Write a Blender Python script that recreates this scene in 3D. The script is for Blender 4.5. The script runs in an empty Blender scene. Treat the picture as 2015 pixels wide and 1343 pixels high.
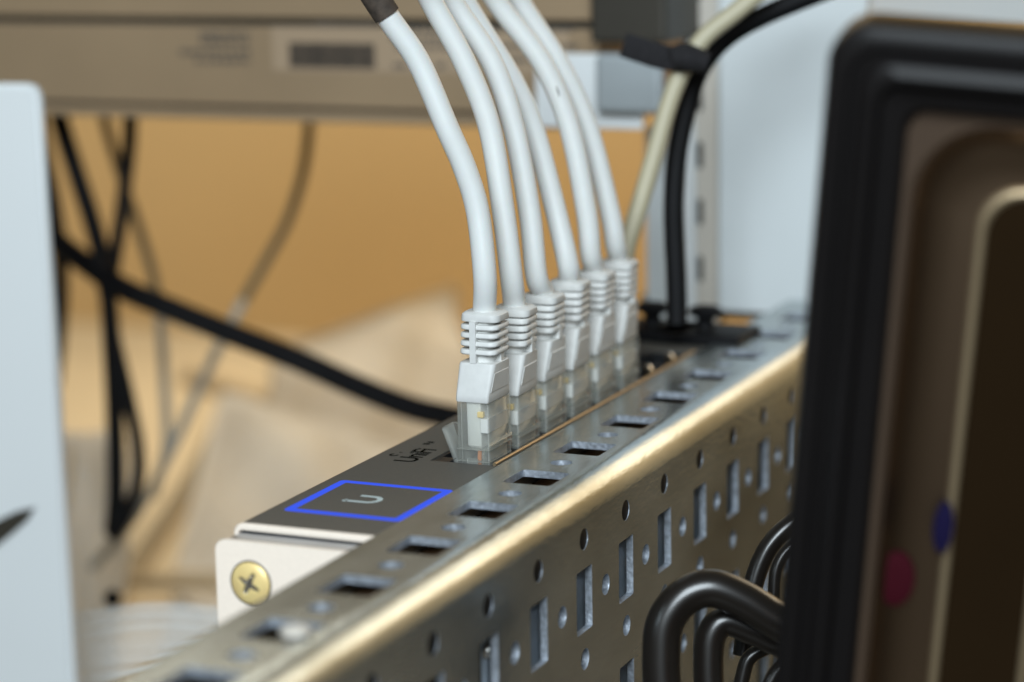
import bpy, bmesh, math, random
from mathutils import Vector, Matrix
random.seed(4)
S = bpy.context.scene
K = 0.00088                      # one working unit in metres
# ---------------------------------------------------------------- camera
FPX, W0, H0 = 4799.6, 2015.0, 1343.0
yaw, pit, rol = math.radians(23.469), math.radians(11.001), math.radians(-0.99)
CP = Vector((-386.59, -184.69, 128.48))
Fw = Vector((math.cos(pit)*math.cos(yaw), math.cos(pit)*math.sin(yaw), -math.sin(pit)))
Rt = Fw.cross(Vector((0, 0, 1))).normalized(); Up = Rt.cross(Fw)
R2 = Rt*math.cos(rol) + Up*math.sin(rol); U2 = -Rt*math.sin(rol) + Up*math.cos(rol)
cam = bpy.data.cameras.new('camera'); co = bpy.data.objects.new('camera', cam); S.collection.objects.link(co)
m = Matrix((R2, U2, -Fw)).transposed().to_4x4(); m.translation = CP*K; co.matrix_world = m
cam.sensor_width = 36; cam.lens = FPX/W0*36; cam.clip_start = 0.01; cam.clip_end = 20
cam.dof.use_dof = True; cam.dof.focus_distance = 535*K; cam.dof.aperture_fstop = 8.8; cam.dof.aperture_blades = 7
S.camera = co
S.view_settings.view_transform = 'Standard'; S.view_settings.look = 'None'; S.view_settings.gamma = 1; S.view_settings.exposure = 0
S.cycles.use_denoising = True; S.cycles.max_bounces = 12; S.cycles.transmission_bounces = 12
S.cycles.caustics_refractive = False; S.cycles.caustics_reflective = False; S.cycles.sample_clamp_indirect = 4
# ---------------------------------------------------------------- room light
wd = bpy.data.worlds.new('World'); S.world = wd; wd.use_nodes = True
wd.node_tree.nodes['Background'].inputs[0].default_value = (0.36, 0.36, 0.31, 1)
wd.node_tree.nodes['Background'].inputs[1].default_value = 0.23

def area(name, loc, aim, size, power, col, sy=None):
    l = bpy.data.lights.new(name, 'AREA'); l.energy = power; l.color = col; l.size = size
    if sy: l.shape = 'RECTANGLE'; l.size_y = sy
    o = bpy.data.objects.new(name, l); S.collection.objects.link(o)
    o.location = Vector(loc)*K; o.rotation_euler = (Vector(aim)-Vector(loc)).to_track_quat('-Z', 'Y').to_euler()
    return o
area('window_light', (-780, -260, 540), (100, 40, 20), 0.42, 11.4, (0.82, 0.93, 1.0))
area('ceiling_lamp', (1000, -250, 470), (120, 0, 0), 0.42, 1.05, (1.0, 0.84, 0.62))
area('room_lamp', (850, 500, 520), (1100, 480, -100), 0.5, 3.9, (1.0, 0.90, 0.72))
area('wall_fill', (900, -480, 460), (1150, -450, -120), 0.4, 2.6, (1.0, 0.86, 0.64))  # added fill, brightens the right wall that the rail side reflects

# ---------------------------------------------------------------- helpers
def ray(px, py): return Fw + R2*((px-W0/2)/FPX) - U2*((py-H0/2)/FPX)
def at(px, py, Z): return CP + ray(px, py)*Z
def onx(px, py, X):
    d = ray(px, py); return CP + d*((X-CP.x)/d.x)
def ony(px, py, Y):
    d = ray(px, py); return CP + d*((Y-CP.y)/d.y)
def onz(px, py, Zc):
    d = ray(px, py); return CP + d*((Zc-CP.z)/d.z)

def mat(name, base, rough=0.5, metal=0.0, noise=0.0, nscale=200, bump=0.0, bscale=800, rvar=0.0, stretch=(1,1,1), **kw):
    mt = bpy.data.materials.new(name); mt.use_nodes = True; nt = mt.node_tree; b = nt.nodes['Principled BSDF']
    b.inputs['Base Color'].default_value = (*base, 1); b.inputs['Roughness'].default_value = rough; b.inputs['Metallic'].default_value = metal
    for k, v in kw.items(): b.inputs[k.replace('_', ' ')].default_value = v
    if noise or rvar or bump:
        tc = nt.nodes.new('ShaderNodeTexCoord'); mp = nt.nodes.new('ShaderNodeMapping'); mp.inputs['Scale'].default_value = stretch
        nt.links.new(tc.outputs['Object'], mp.inputs[0])
        n = nt.nodes.new('ShaderNodeTexNoise'); n.inputs['Scale'].default_value = nscale; n.inputs['Detail'].default_value = 6
        nt.links.new(mp.outputs[0], n.inputs[0])
        if noise:
            mx = nt.nodes.new('ShaderNodeMix'); mx.data_type = 'RGBA'
            mx.inputs[6].default_value = (*[max(0, c*(1-noise)) for c in base], 1); mx.inputs[7].default_value = (*[min(1, c*(1+noise)) for c in base], 1)
            rp = nt.nodes.new('ShaderNodeMapRange'); rp.inputs[1].default_value = .3; rp.inputs[2].default_value = .7
            nt.links.new(n.outputs[0], rp.inputs[0]); nt.links.new(rp.outputs[0], mx.inputs[0]); nt.links.new(mx.outputs[2], b.inputs['Base Color'])
        if rvar:
            rp = nt.nodes.new('ShaderNodeMapRange'); rp.inputs[1].default_value = .3; rp.inputs[2].default_value = .7
            rp.inputs[3].default_value = rough-rvar; rp.inputs[4].default_value = rough+rvar
            nt.links.new(n.outputs[0], rp.inputs[0]); nt.links.new(rp.outputs[0], b.inputs['Roughness'])
        if bump:
            n2 = nt.nodes.new('ShaderNodeTexNoise'); n2.inputs['Scale'].default_value = bscale; n2.inputs['Detail'].default_value = 4
            nt.links.new(mp.outputs[0], n2.inputs[0])
            bp = nt.nodes.new('ShaderNodeBump'); bp.inputs['Strength'].default_value = bump; bp.inputs['Distance'].default_value = 0.0002
            nt.links.new(n2.outputs[0], bp.inputs['Height']); nt.links.new(bp.outputs[0], b.inputs['Normal'])
    return mt

M = dict(
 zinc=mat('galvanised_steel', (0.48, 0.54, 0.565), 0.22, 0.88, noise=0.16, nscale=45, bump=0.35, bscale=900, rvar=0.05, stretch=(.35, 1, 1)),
 zinc_cut=mat('cut_zinc_edge', (0.42, 0.46, 0.52), 0.5, 0.7, noise=0.35, nscale=900, bump=0.8, bscale=1500),
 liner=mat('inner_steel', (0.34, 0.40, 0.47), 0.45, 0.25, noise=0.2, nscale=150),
 panel=mat('anthracite_panel', (0.104, 0.099, 0.088), 0.5, 0.0, noise=0.06, nscale=1200, bump=0.25, bscale=2500, Specular_IOR_Level=0.3),
 silver=mat('silver_paint', (0.97, 0.84, 0.72), 0.45, 0.0, noise=0.03, nscale=1500, bump=0.15, bscale=2500),
 steelblue=mat('sheet_steel', (0.50, 0.53, 0.58), 0.30, 0.9, noise=0.1, nscale=120),
 gold=mat('brass_plating', (1.0, 0.74, 0.32), 0.42, 0.25, noise=0.06, nscale=300, rvar=0.06),
 goldtrim=mat('bronze_edge', (0.38, 0.29, 0.18), 0.45, 0.8),
 chrome=mat('bright_steel', (0.75, 0.73, 0.70), 0.18, 1.0),
 whitepl=mat('white_pvc', (0.74, 0.74, 0.72), 0.42, 0, noise=0.015, nscale=400, bump=0.06, bscale=1500, Subsurface_Weight=0.08),
 boot=mat('white_boot_plastic', (0.68, 0.68, 0.66), 0.5, 0, noise=0.04, nscale=500, bump=0.1, bscale=1800),
 insert=mat('white_sheath', (0.78, 0.78, 0.77), 0.5, 0),
 clear=mat('clear_polycarbonate', (0.97, 0.97, 0.96), 0.04, 0, Transmission_Weight=1.0, IOR=1.45),
 black=mat('black_plastic', (0.012, 0.012, 0.013), 0.32, 0),
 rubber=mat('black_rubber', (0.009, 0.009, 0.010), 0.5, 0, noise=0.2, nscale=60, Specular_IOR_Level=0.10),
 cordblk=mat('black_cord_gloss', (0.010, 0.0075, 0.006), 0.32, 0, noise=0.2, nscale=80, Coat_Weight=0.3, Coat_Roughness=0.15),
 velcro=mat('black_hook_fabric', (0.012, 0.011, 0.013), 0.9, 0, noise=0.4, nscale=900, bump=1.0, bscale=1800),
 endbrown=mat('dark_brown', (0.055, 0.040, 0.030), 0.8, 0, noise=0.4, nscale=500, bump=0.6, bscale=1200),
 copper=mat('copper_orange', (0.70, 0.22, 0.10), 0.4, 0.2),
 led=mat('blue_light', (0.005, 0.01, 0.1), 0.4, 0, Specular_IOR_Level=0.0, Emission_Strength=1.0),
 logo=mat('pale_logo_print', (0.55, 0.66, 0.68), 0.4, 0),
 ink=mat('dark_ink', (0.008, 0.007, 0.005), 0.8, 0, Specular_IOR_Level=0.0),
 server=mat('bronze_server_case', (0.38, 0.27, 0.165), 0.5, 0.25, noise=0.10, nscale=14),
 sticker=mat('beige_sticker', (0.40, 0.29, 0.19), 0.6, 0),
 inkblur=mat('grey_print', (0.12, 0.10, 0.08), 0.6, 0),
 barcode=mat('barcode_print', (0.035, 0.027, 0.022), 0.6, 0),
 tan=mat('tan_wall', (0.58, 0.40, 0.19), 0.9, 0, noise=0.05, nscale=3),
 table=mat('pale_tabletop', (0.62, 0.52, 0.36), 0.7, 0, noise=0.14, nscale=5),
 sheet=mat('pale_plastic_sheet', (0.84, 0.81, 0.75), 0.55, 0, noise=0.10, nscale=9),
 card=mat('brown_cardboard', (0.58, 0.45, 0.28), 0.85, 0, noise=0.12, nscale=20),
 rackwhite=mat('white_powder_coat', (0.85, 0.88, 0.89), 0.5, 0, noise=0.03, nscale=8),
 rackgrey=mat('grey_powder_coat', (0.72, 0.76, 0.77), 0.5, 0, noise=0.03, nscale=10),
 rackbeige=mat('ivory_steel', (0.62, 0.57, 0.50), 0.5, 0.1, noise=0.04, nscale=10),
 beigecable=mat('ivory_cable_jacket', (0.50, 0.45, 0.31), 0.45, 0),
 olive=mat('olive_cable_jacket', (0.15, 0.105, 0.045), 0.5, 0),
 greycab=mat('grey_cable_jacket', (0.42, 0.38, 0.31), 0.5, 0),
 bezel=mat('black_bezel', (0.008, 0.007, 0.007), 0.34, 0, noise=0.1, nscale=30, Specular_IOR_Level=0.10),
 bronze=mat('brushed_bronze', (0.24, 0.165, 0.11), 0.34, 1.0, noise=0.12, nscale=14),
 bronzed=mat('dark_bronze', (0.016, 0.009, 0.004), 0.08, 0.0, noise=0.15, nscale=16, Specular_IOR_Level=0.12),
 border=mat('brown_border', (0.055, 0.036, 0.024), 0.5, 0, noise=0.1, nscale=16, Specular_IOR_Level=0.15),
 wood=mat('brown_strip', (0.20, 0.115, 0.055), 0.7, 0, noise=0.3, nscale=60),
 handle=mat('grey_handle', (0.42, 0.46, 0.48), 0.45, 0.2),
 port=mat('port_black', (0.015, 0.016, 0.018), 0.4, 0),
 red=mat('red_reflection', (0.035, 0.002, 0.006), 0.8, 0, Specular_IOR_Level=0.1), blue=mat('violet_reflection', (0.007, 0.005, 0.030), 0.8, 0, Specular_IOR_Level=0.1), lime=mat('lime_reflection', (0.16, 0.24, 0.02), 0.45, 0),
 darkbox=mat('dark_grey_case', (0.050, 0.044, 0.034), 0.5, 0.2, noise=0.2, nscale=20),
)
M['led'].node_tree.nodes['Principled BSDF'].inputs['Emission Color'].default_value = (0.048, 0.105, 0.80, 1)
nt = M['clear'].node_tree; b = nt.nodes['Principled BSDF']; out = nt.nodes['Material Output']     # thin clear plastic: lets light through, glints at the edges
b.inputs['Transmission Weight'].default_value = 0; b.inputs['Base Color'].default_value = (.88, .90, .87, 1); b.inputs['Roughness'].default_value = .06; b.inputs['Specular IOR Level'].default_value = 1.0; b.inputs['Coat Weight'].default_value = 1.0; b.inputs['Coat Roughness'].default_value = .02
tr = nt.nodes.new('ShaderNodeBsdfTransparent'); tr.inputs[0].default_value = (.95, .95, .93, 1)
lw = nt.nodes.new('ShaderNodeLayerWeight'); lw.inputs[0].default_value = .35
rp = nt.nodes.new('ShaderNodeMapRange'); rp.inputs[3].default_value = .075; rp.inputs[4].default_value = .70
nt.links.new(lw.outputs['Fresnel'], rp.inputs[0])
mx = nt.nodes.new('ShaderNodeMixShader'); nt.links.new(rp.outputs[0], mx.inputs[0]); nt.links.new(tr.outputs[0], mx.inputs[1]); nt.links.new(b.outputs[0], mx.inputs[2]); nt.links.new(mx.outputs[0], out.inputs[0])
for k, c in (('wire_orange', (0.75, 0.25, 0.06)), ('wire_green', (0.05, 0.35, 0.10)), ('wire_blue', (0.04, 0.10, 0.45)), ('wire_brown', (0.18, 0.07, 0.03)), ('wire_white', (0.7, 0.68, 0.62))):
    M[k] = mat(k, c, 0.4)

def dark_patches(mt, dark, scale, lo, hi, off):
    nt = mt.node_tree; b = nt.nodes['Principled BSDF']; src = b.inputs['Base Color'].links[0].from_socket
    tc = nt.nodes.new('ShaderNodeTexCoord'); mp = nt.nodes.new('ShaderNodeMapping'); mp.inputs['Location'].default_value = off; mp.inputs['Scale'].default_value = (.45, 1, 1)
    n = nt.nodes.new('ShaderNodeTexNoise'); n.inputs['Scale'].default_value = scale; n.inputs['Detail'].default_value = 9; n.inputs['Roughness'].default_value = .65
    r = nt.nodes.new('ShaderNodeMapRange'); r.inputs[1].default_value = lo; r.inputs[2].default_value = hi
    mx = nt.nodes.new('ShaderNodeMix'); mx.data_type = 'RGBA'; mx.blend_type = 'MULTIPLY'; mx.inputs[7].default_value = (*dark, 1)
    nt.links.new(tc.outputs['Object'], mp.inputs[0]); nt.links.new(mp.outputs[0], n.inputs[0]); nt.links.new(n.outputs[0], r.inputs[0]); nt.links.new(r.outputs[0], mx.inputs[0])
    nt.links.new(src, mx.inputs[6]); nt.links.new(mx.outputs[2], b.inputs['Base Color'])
    # long fine scratches in the roughness
    w = nt.nodes.new('ShaderNodeTexNoise'); w.inputs['Scale'].default_value = 700; w.inputs['Detail'].default_value = 3
    m2 = nt.nodes.new('ShaderNodeMapping'); m2.inputs['Scale'].default_value = (.03, 1, 1); m2.inputs['Rotation'].default_value = (0, 0, .05)
    a = nt.nodes.new('ShaderNodeMath'); a.operation = 'MULTIPLY_ADD'; a.inputs[1].default_value = .16; rs = b.inputs['Roughness'].links[0].from_socket
    nt.links.new(tc.outputs['Object'], m2.inputs[0]); nt.links.new(m2.outputs[0], w.inputs[0]); nt.links.new(w.outputs[0], a.inputs[0]); nt.links.new(rs, a.inputs[2])
    s_ = nt.nodes.new('ShaderNodeMath'); s_.operation = 'SUBTRACT'; s_.inputs[1].default_value = .08; nt.links.new(a.outputs[0], s_.inputs[0]); nt.links.new(s_.outputs[0], b.inputs['Roughness'])
dark_patches(M['zinc'], (.55, .52, .45), 22, .42, .68, (.02, .03, 0))  # wear patches that also put a darker reflection into the zinc's colour
def link(name, me, material, parent=None, loc=None, smooth=None):
    o = bpy.data.objects.new(name, me); S.collection.objects.link(o)
    if material is not None and not me.materials: me.materials.append(M[material] if isinstance(material, str) else material)
    if parent: o.parent = parent
    if loc is not None: o.location = Vector(loc)*K
    return o
def mesh(bm, smooth=False, auto=None, recalc=True):
    for v in bm.verts: v.co *= K
    if recalc: bmesh.ops.recalc_face_normals(bm, faces=bm.faces[:])
    me = bpy.data.meshes.new('m')
    if smooth:
        for f in bm.faces: f.smooth = True
        if auto is not None:
            for e in bm.edges:
                if len(e.link_faces) == 2 and e.calc_face_angle(0) > math.radians(auto): e.smooth = False
    bm.to_mesh(me); bm.free(); return me
def part(name, bm, material, parent=None, smooth=False, auto=35, loc=None, recalc=True):
    return link(name, mesh(bm, smooth, auto, recalc), material, parent, loc)
def tag(o, label, cat, group=None, kind=None):
    if label: o['label'] = label
    if cat: o['category'] = cat
    if group: o['group'] = group
    if kind: o['kind'] = kind
    return o
def empty(name, loc, label, cat, group=None):
    o = bpy.data.objects.new(name, None); S.collection.objects.link(o); o.location = Vector(loc)*K; o.empty_display_size = 0.005
    return tag(o, label, cat, group)
def loc_of(o): return Vector(o.location)/K if o else Vector((0, 0, 0))

def box(bm, lo, hi, mtx=None, bev=0.0):
    r = bmesh.ops.create_cube(bm, size=1)
    c = [(a+b)/2 for a, b in zip(lo, hi)]; s = [abs(b-a) for a, b in zip(lo, hi)]
    for v in r['verts']:
        v.co = Vector((v.co.x*s[0]+c[0], v.co.y*s[1]+c[1], v.co.z*s[2]+c[2]))
        if mtx is not None: v.co = mtx @ v.co
    if bev:
        es = list({e for v in r['verts'] for e in v.link_edges})
        bmesh.ops.bevel(bm, geom=es, offset=bev, segments=3, affect='EDGES', profile=0.5)
def rrect(hx, hy, r, n=5, cx=0, cy=0):
    r = min(r, hx*.999, hy*.999); P = []
    for (sx, sy, a0) in ((1, 1, 0), (-1, 1, 90), (-1, -1, 180), (1, -1, 270)):
        for k in range(n+1):
            a = math.radians(a0+90*k/n); P.append((cx+sx*(hx-r)+r*math.cos(a), cy+sy*(hy-r)+r*math.sin(a)))
    return P
def loft(bm, rings, cap=True, closed=True):
    vs = [[bm.verts.new(p) for p in r] for r in rings]; n = len(vs[0])
    for a, b in zip(vs, vs[1:]):
        for i in range(n if closed else n-1):
            j = (i+1) % n; bm.faces.new((a[i], a[j], b[j], b[i]))
    if cap: bm.faces.new(vs[0][::-1]); bm.faces.new(vs[-1])
def catmull(P, sub=8):
    P = [Vector(p) for p in P]; Q = [P[0]*2-P[1]]+P+[P[-1]*2-P[-2]]; out = []
    for i in range(1, len(Q)-2):
        a, b, c, d = Q[i-1:i+3]
        for k in range(sub):
            t = k/sub; out.append(0.5*((2*b)+(c-a)*t+(2*a-5*b+4*c-d)*t*t+(3*b-a-3*c+d)*t**3))
    out.append(P[-1]); return out
def tube(bm, P, r, n=20, sub=8, cap=True, flat=1.0, ref=None):
    P = catmull(P, sub) if sub else [Vector(p) for p in P]; rings = []; N = None
    for i, p in enumerate(P):
        t = (P[min(i+1, len(P)-1)]-P[max(i-1, 0)]).normalized()
        if N is None:
            N = (ref or Vector((0.3, -0.5, 0.81))); N = (N-t*N.dot(t)).normalized()
        else: N = (N-t*N.dot(t)).normalized()
        B = t.cross(N); rr = r(i/(len(P)-1)) if callable(r) else r
        rings.append([p+(N*math.cos(a)*flat+B*math.sin(a))*rr for a in (2*math.pi*k/n for k in range(n))])
    loft(bm, rings, cap)
def pxcable(name, pts, wpx, Z, material, label, cat='cable', group=None, sides=16, parent=None, **kw):
    """a cord laid through points standing at their own depth"""
    P = [at(x, y, Z(i/(len(pts)-1)) if callable(Z) else Z) for i, (x, y) in enumerate(pts)]
    Zm = Z(.5) if callable(Z) else Z
    bm = bmesh.new(); o = P[0].copy(); base = Vector((0, 0, 0)) if parent else o
    tube(bm, [p-base for p in P], wpx/FPX*Zm/2, sides, **kw)
    ob = part(name, bm, material, parent, smooth=True, loc=None if parent else o)
    if parent is None: tag(ob, label, cat, group)
    return ob

def plate(outer, holes, t, bev=0.0):
    """flat plate in XY with real holes, top at z=0, down to -t; returns bmesh"""
    cu = bpy.data.curves.new('c', 'CURVE'); cu.dimensions = '2D'; cu.fill_mode = 'BOTH'; cu.extrude = t/2
    for loop in [outer]+holes:
        s = cu.splines.new('POLY'); s.points.add(len(loop)-1); s.use_cyclic_u = True
        for p, q in zip(s.points, loop): p.co = (q[0], q[1], 0, 1)
    ob = bpy.data.objects.new('c', cu); S.collection.objects.link(ob)
    dg = bpy.context.evaluated_depsgraph_get(); me = bpy.data.meshes.new_from_object(ob.evaluated_get(dg))
    bm = bmesh.new(); bm.from_mesh(me); bmesh.ops.remove_doubles(bm, verts=bm.verts[:], dist=1e-4)
    bpy.data.objects.remove(ob); bpy.data.curves.remove(cu); bpy.data.meshes.remove(me)
    for v in bm.verts: v.co.z -= t/2
    return bm
def circ(cx, cy, r, n=20): return [(cx+r*math.cos(2*math.pi*k/n), cy+r*math.sin(2*math.pi*k/n)) for k in range(n)]
def text_bm(txt, size, spacing=1.0):
    cu = bpy.data.curves.new('t', 'FONT'); cu.body = txt; cu.size = size; cu.extrude = 0.02; cu.offset = 0.07; cu.space_character = spacing
    ob = bpy.data.objects.new('t', cu); S.collection.objects.link(ob)
    dg = bpy.context.evaluated_depsgraph_get(); me = bpy.data.meshes.new_from_object(ob.evaluated_get(dg))
    bm = bmesh.new(); bm.from_mesh(me); bpy.data.objects.remove(ob); bpy.data.curves.remove(cu); bpy.data.meshes.remove(me)
    return bm

# ================================================================ SETTING
o = onx(700, 500, 1150)
bm = bmesh.new(); box(bm, (1150, -1500, -420), (1190, 2200, 1600)); w = part('wall', bm, 'tan'); tag(w, None, None, kind='structure')
bm = bmesh.new(); box(bm, (350, 20, -230), (1149, 1500, -205)); w = part('shelf_floor', bm, 'table'); tag(w, None, None, kind='structure')
bm = bmesh.new(); box(bm, (-200, -1500, -250), (1149, 19, -228)); w = part('dark_floor', bm, 'darkbox'); tag(w, None, None, kind='structure')

# ================================================================ RAIL (slotted galvanised profile)
X0, X1, RW, BR, T, SH = -95.0, 318.0, 25.0, 6.4, 1.6, 96.0
rail = empty('slotted_rail', (0, 0, 0), 'galvanised steel rail with rows of square slots and round holes running diagonally', 'rail')
holes = []
tph, pt = 80.41, 28.31
for i in range(-6, 9):
    x = tph+i*pt
    if X0+8 < x < X1-8: holes.append(rrect(5.9, 5.5, 0.8, 3, x, 12.96-0.0))
    if X0+8 < x+pt/2 < X1-8: holes.append(circ(x+pt/2, 12.96, 2.45))
bm = plate([(X0, BR), (X1, BR), (X1, RW), (X0, RW)], holes, T)
def cut(me, ax):
    me.materials.append(M['zinc']); me.materials.append(M['zinc_cut'])
    for p in me.polygons:
        if abs(p.normal[ax]) < .5: p.material_index = 1
    return me
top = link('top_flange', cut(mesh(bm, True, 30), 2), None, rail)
holes = []
for i in range(-3, 13):
    x = 25.0*i
    for r in range(0, 4):
        dz = 28.6*r
        if r == 0: holes.append(circ(x, 11.0, 2.35))
        if r < 3 and 17.5+dz+13.8 < SH-2: holes.append(rrect(4.45, 6.9, 0.5, 3, x, 17.5+6.9+dz))
        if r < 3: holes.append(circ(x+12.5, 24.4+dz, 2.35))
        if r > 0 and 8.8+28.6*r < SH-3: holes.append(circ(x, 37.4+28.6*(r-1), 2.35))
bm = plate([(X0, BR), (X1, BR), (X1, SH), (X0, SH)], holes, T)
for v in bm.verts: x, y, z = v.co; v.co = (x, -z, -y)      # stand it up: outer face at y=0 facing -y
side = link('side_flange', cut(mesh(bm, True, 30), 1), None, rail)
bm = bmesh.new(); N = 14; NX = 40                            # rounded bend with slight hand-made waviness
def bend(r, k): a = math.pi/2*k/N; return (BR-r*math.sin(a), -BR+r*math.cos(a))
rings = []
for ix in range(NX+1):
    x = X0+(X1-X0)*ix/NX
    rings.append([Vector((x, *bend(BR, k))) for k in range(N+1)]+[Vector((x, *bend(BR-T, k))) for k in range(N, -1, -1)])
loft(bm, rings)
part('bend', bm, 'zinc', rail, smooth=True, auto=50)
# return lip and inner web behind the side holes
for i in range(-3, 13):     # black discs added so the open topmost holes look shaded
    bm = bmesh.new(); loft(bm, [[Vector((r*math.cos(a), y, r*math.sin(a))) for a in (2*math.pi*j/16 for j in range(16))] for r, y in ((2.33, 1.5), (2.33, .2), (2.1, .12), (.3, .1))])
    part('hole_shade_disc', bm, 'rubber', rail, smooth=True, loc=(25.0*i, 0, -11))
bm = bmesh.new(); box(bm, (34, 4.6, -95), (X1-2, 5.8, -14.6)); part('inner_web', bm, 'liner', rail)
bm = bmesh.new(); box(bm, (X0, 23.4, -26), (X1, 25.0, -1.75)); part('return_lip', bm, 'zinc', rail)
bm = bmesh.new(); box(bm, (X0, 6.2, -9), (X1, 23.2, -7.6)); part('wooden_strip', bm, 'wood', rail)

# bright screw seen through the near slot of the rail
p = onz(582, 1251, 0)
bm = bmesh.new()
for k in range(1): loft(bm, [[Vector((rr*math.cos(t), rr*math.sin(t), z)) for t in (2*math.pi*j/28 for j in range(28))] for rr, z in ((2.4, 0), (2.8, .4), (2.8, .9), (2.2, 1.5), (1.2, 1.8), (0.4, 1.9))])
sc = part('rail_screw', bm, 'chrome', smooth=True, auto=60, loc=(p.x, p.y, 0.02)); tag(sc, 'pale round-headed screw on the near end of the slotted rail', 'screw')
sc.data.materials.clear(); sc.data.materials.append(M['rackbeige'])
# small screw showing in the dark slot at the bottom of the rail side
bm = bmesh.new(); loft(bm, [[Vector((rr*math.cos(t), -z, rr*math.sin(t))) for t in (2*math.pi*j/24 for j in range(24))] for rr, z in ((1.9, 0), (1.9, 1.0), (1.4, 1.7), (0.3, 2.0))])
p = ony(957, 1280, 5)
sc = part('stud_screw', bm, 'chrome', smooth=True, auto=60, loc=p); tag(sc, 'shiny screw end inside the lowest-left slot of the rail side', 'screw')

# ================================================================ SWITCH
ZS = -1.0
sw = empty('network_switch', (0, 0, 0), 'dark network switch with glowing blue square beside its row of upward ports', 'network switch')
YB, YF = 58.13, 25.4
# face panel with rounded back edge and a real port opening
PX0, PX1, PY0, PY1 = 90.6, 224.2, 27.5, 43.0
ox0, ox1 = 30.4, 262.0
ledc = (54.8, 40.05); hq = 13.4
holes = [[(PX0, PY0), (PX1, PY0), (PX1, PY1), (PX0, PY1)], rrect(hq, hq, 1.2, 4, *ledc)]
bm = plate([(ox0, 26.0), (ox1, 26.0), (ox1, YB-2.2), (ox0, YB-2.2)], holes, 1.1)
for v in bm.verts: v.co.z += ZS
part('face_panel', bm, 'panel', sw)
bm = bmesh.new(); rings = []
for x in (ox0, ox1):
    oc = [(YB-2.2+2.2*math.sin(a), ZS-2.2+2.2*math.cos(a)) for a in (math.pi/2*k/8 for k in range(9))]+[(YB, ZS-5)]
    ic = [(YB-1.1, ZS-5)]+[(YB-2.2+1.1*math.sin(a), ZS-2.2+1.1*math.cos(a)) for a in (math.pi/2*k/8 for k in range(8, -1, -1))]
    rings.append([Vector((x, a, b)) for a, b in oc+ic])
loft(bm, rings); part('rounded_edge', bm, 'panel', sw, smooth=True, auto=40)
# bright folded lip along the near end of the panel
bm = bmesh.new(); rings = []
for x, g in ((ox0-1.3, 0.35), (ox0-0.9, 0.0), (ox0-0.003, 0.0)):
    oc = [(YB-2.2+(2.2-g)*math.sin(a)+.02, ZS-2.2+(2.2-g)*math.cos(a)+.02) for a in (math.pi/2*k/8 for k in range(9))]+[(YB-g+.02, ZS-3.4)]
    ic = [(YB-1.2, ZS-3.4)]+[(YB-2.2+1.0*math.sin(a), ZS-2.2+1.0*math.cos(a)) for a in (math.pi/2*k/8 for k in range(8, -1, -1))]
    rings.append([Vector((x, 26.2, ZS+.02-g))]+[Vector((x, a, b)) for a, b in oc[0:]]+[Vector((x, a, b)) for a, b in ic]+[Vector((x, 26.2, ZS-1.2))])
loft(bm, rings); part('folded_lip', bm, 'silver', sw, smooth=True, auto=30)
bm = bmesh.new(); box(bm, (24.0, 26.2, -3.6), (ox0+4, YB-1.9, -2.62), bev=.25); part('inner_fold', bm, 'steelblue', sw)
bm = bmesh.new(); box(bm, (ox0+2.6, 26.2, -95), (ox1, YB-1.2, -6)); part('chassis', bm, 'darkbox', sw)
# end bracket plate facing the camera, with rounded corner
PT = -2.55
op = rrect((58.6-20)/2, 50, 2.4, 6, (58.6+20)/2, 50)
bm = plate(op, [circ(50.6, 7.4, 2.2)], 1.2)
for v in bm.verts: x, y, z = v.co; v.co = (22.6-z, x, PT-y)
bk = part('end_bracket', bm, 'silver', sw, smooth=True, auto=30)
bm = bmesh.new()
for v in bmesh.ops.create_cube(bm, size=1)['verts']: v.co = Vector((28+v.co.x*6, 39.4+v.co.y*36.5, -5.2+v.co.z*1.0))
part('bracket_fold', bm, 'silver', sw)
# brass cross-head screw
sr = 4.35
scr = empty('brass_screw', (22.6, 50.6, -10.95), 'brass-coloured cross-head screw in the end bracket of the switch', 'screw')
bm = bmesh.new(); n = 48; rings = []
cw, cl = 0.72, 2.55                                        # cross half width / half length
def prof(rr): return 1.15*math.sqrt(max(0, 1-(rr/sr)**2))+.15
# domed head as a polar grid; the cross is sunk by lowering points inside it
nr = 70; grid = []
rot = math.radians(28)
def sunk(y, z):
    a = y*math.cos(rot)+z*math.sin(rot); b = -y*math.sin(rot)+z*math.cos(rot)
    d = max(0.0, min(1.0, max(min((cl-abs(a))/.3, (cw-.12*abs(a)-abs(b))/.14), min((cl-abs(b))/.3, (cw-.12*abs(b)-abs(a))/.14))))
    rr = math.hypot(y, z); return d*(1.45-rr*.35)
n = 160
for k in range(nr+1):
    rr = sr*(k/nr); ring = []
    for j in range(n):
        t = 2*math.pi*j/n; y, z = rr*math.cos(t), rr*math.sin(t)
        ring.append(bm.verts.new((-(prof(rr)-sunk(y, z)), y, z)))
    grid.append(ring)
for a, b in zip(grid[1:], grid[2:]):
    for j in range(n): bm.faces.new((a[j], a[(j+1) % n], b[(j+1) % n], b[j]))
c = bm.verts.new((-(prof(0)-sunk(0, 0)), 0, 0))
for j in range(n): bm.faces.new((c, grid[1][j], grid[1][(j+1) % n]))
for v in grid[0]: bm.verts.remove(v)
for f in bm.faces:
    c_ = f.calc_center_median()
    if sunk(c_.y, c_.z) > .25: f.material_index = 1
hd = part('screw_head', bm, 'gold', scr, smooth=True, auto=50); hd.data.materials.append(M['chrome'])
bm = bmesh.new(); loft(bm, [[Vector((x, rr*math.cos(t), rr*math.sin(t))) for t in (2*math.pi*j/40 for j in range(40))] for x, rr in ((-.004, sr+.35), (-.25, sr+.3), (-.3, sr-.05))], cap=False)
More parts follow.
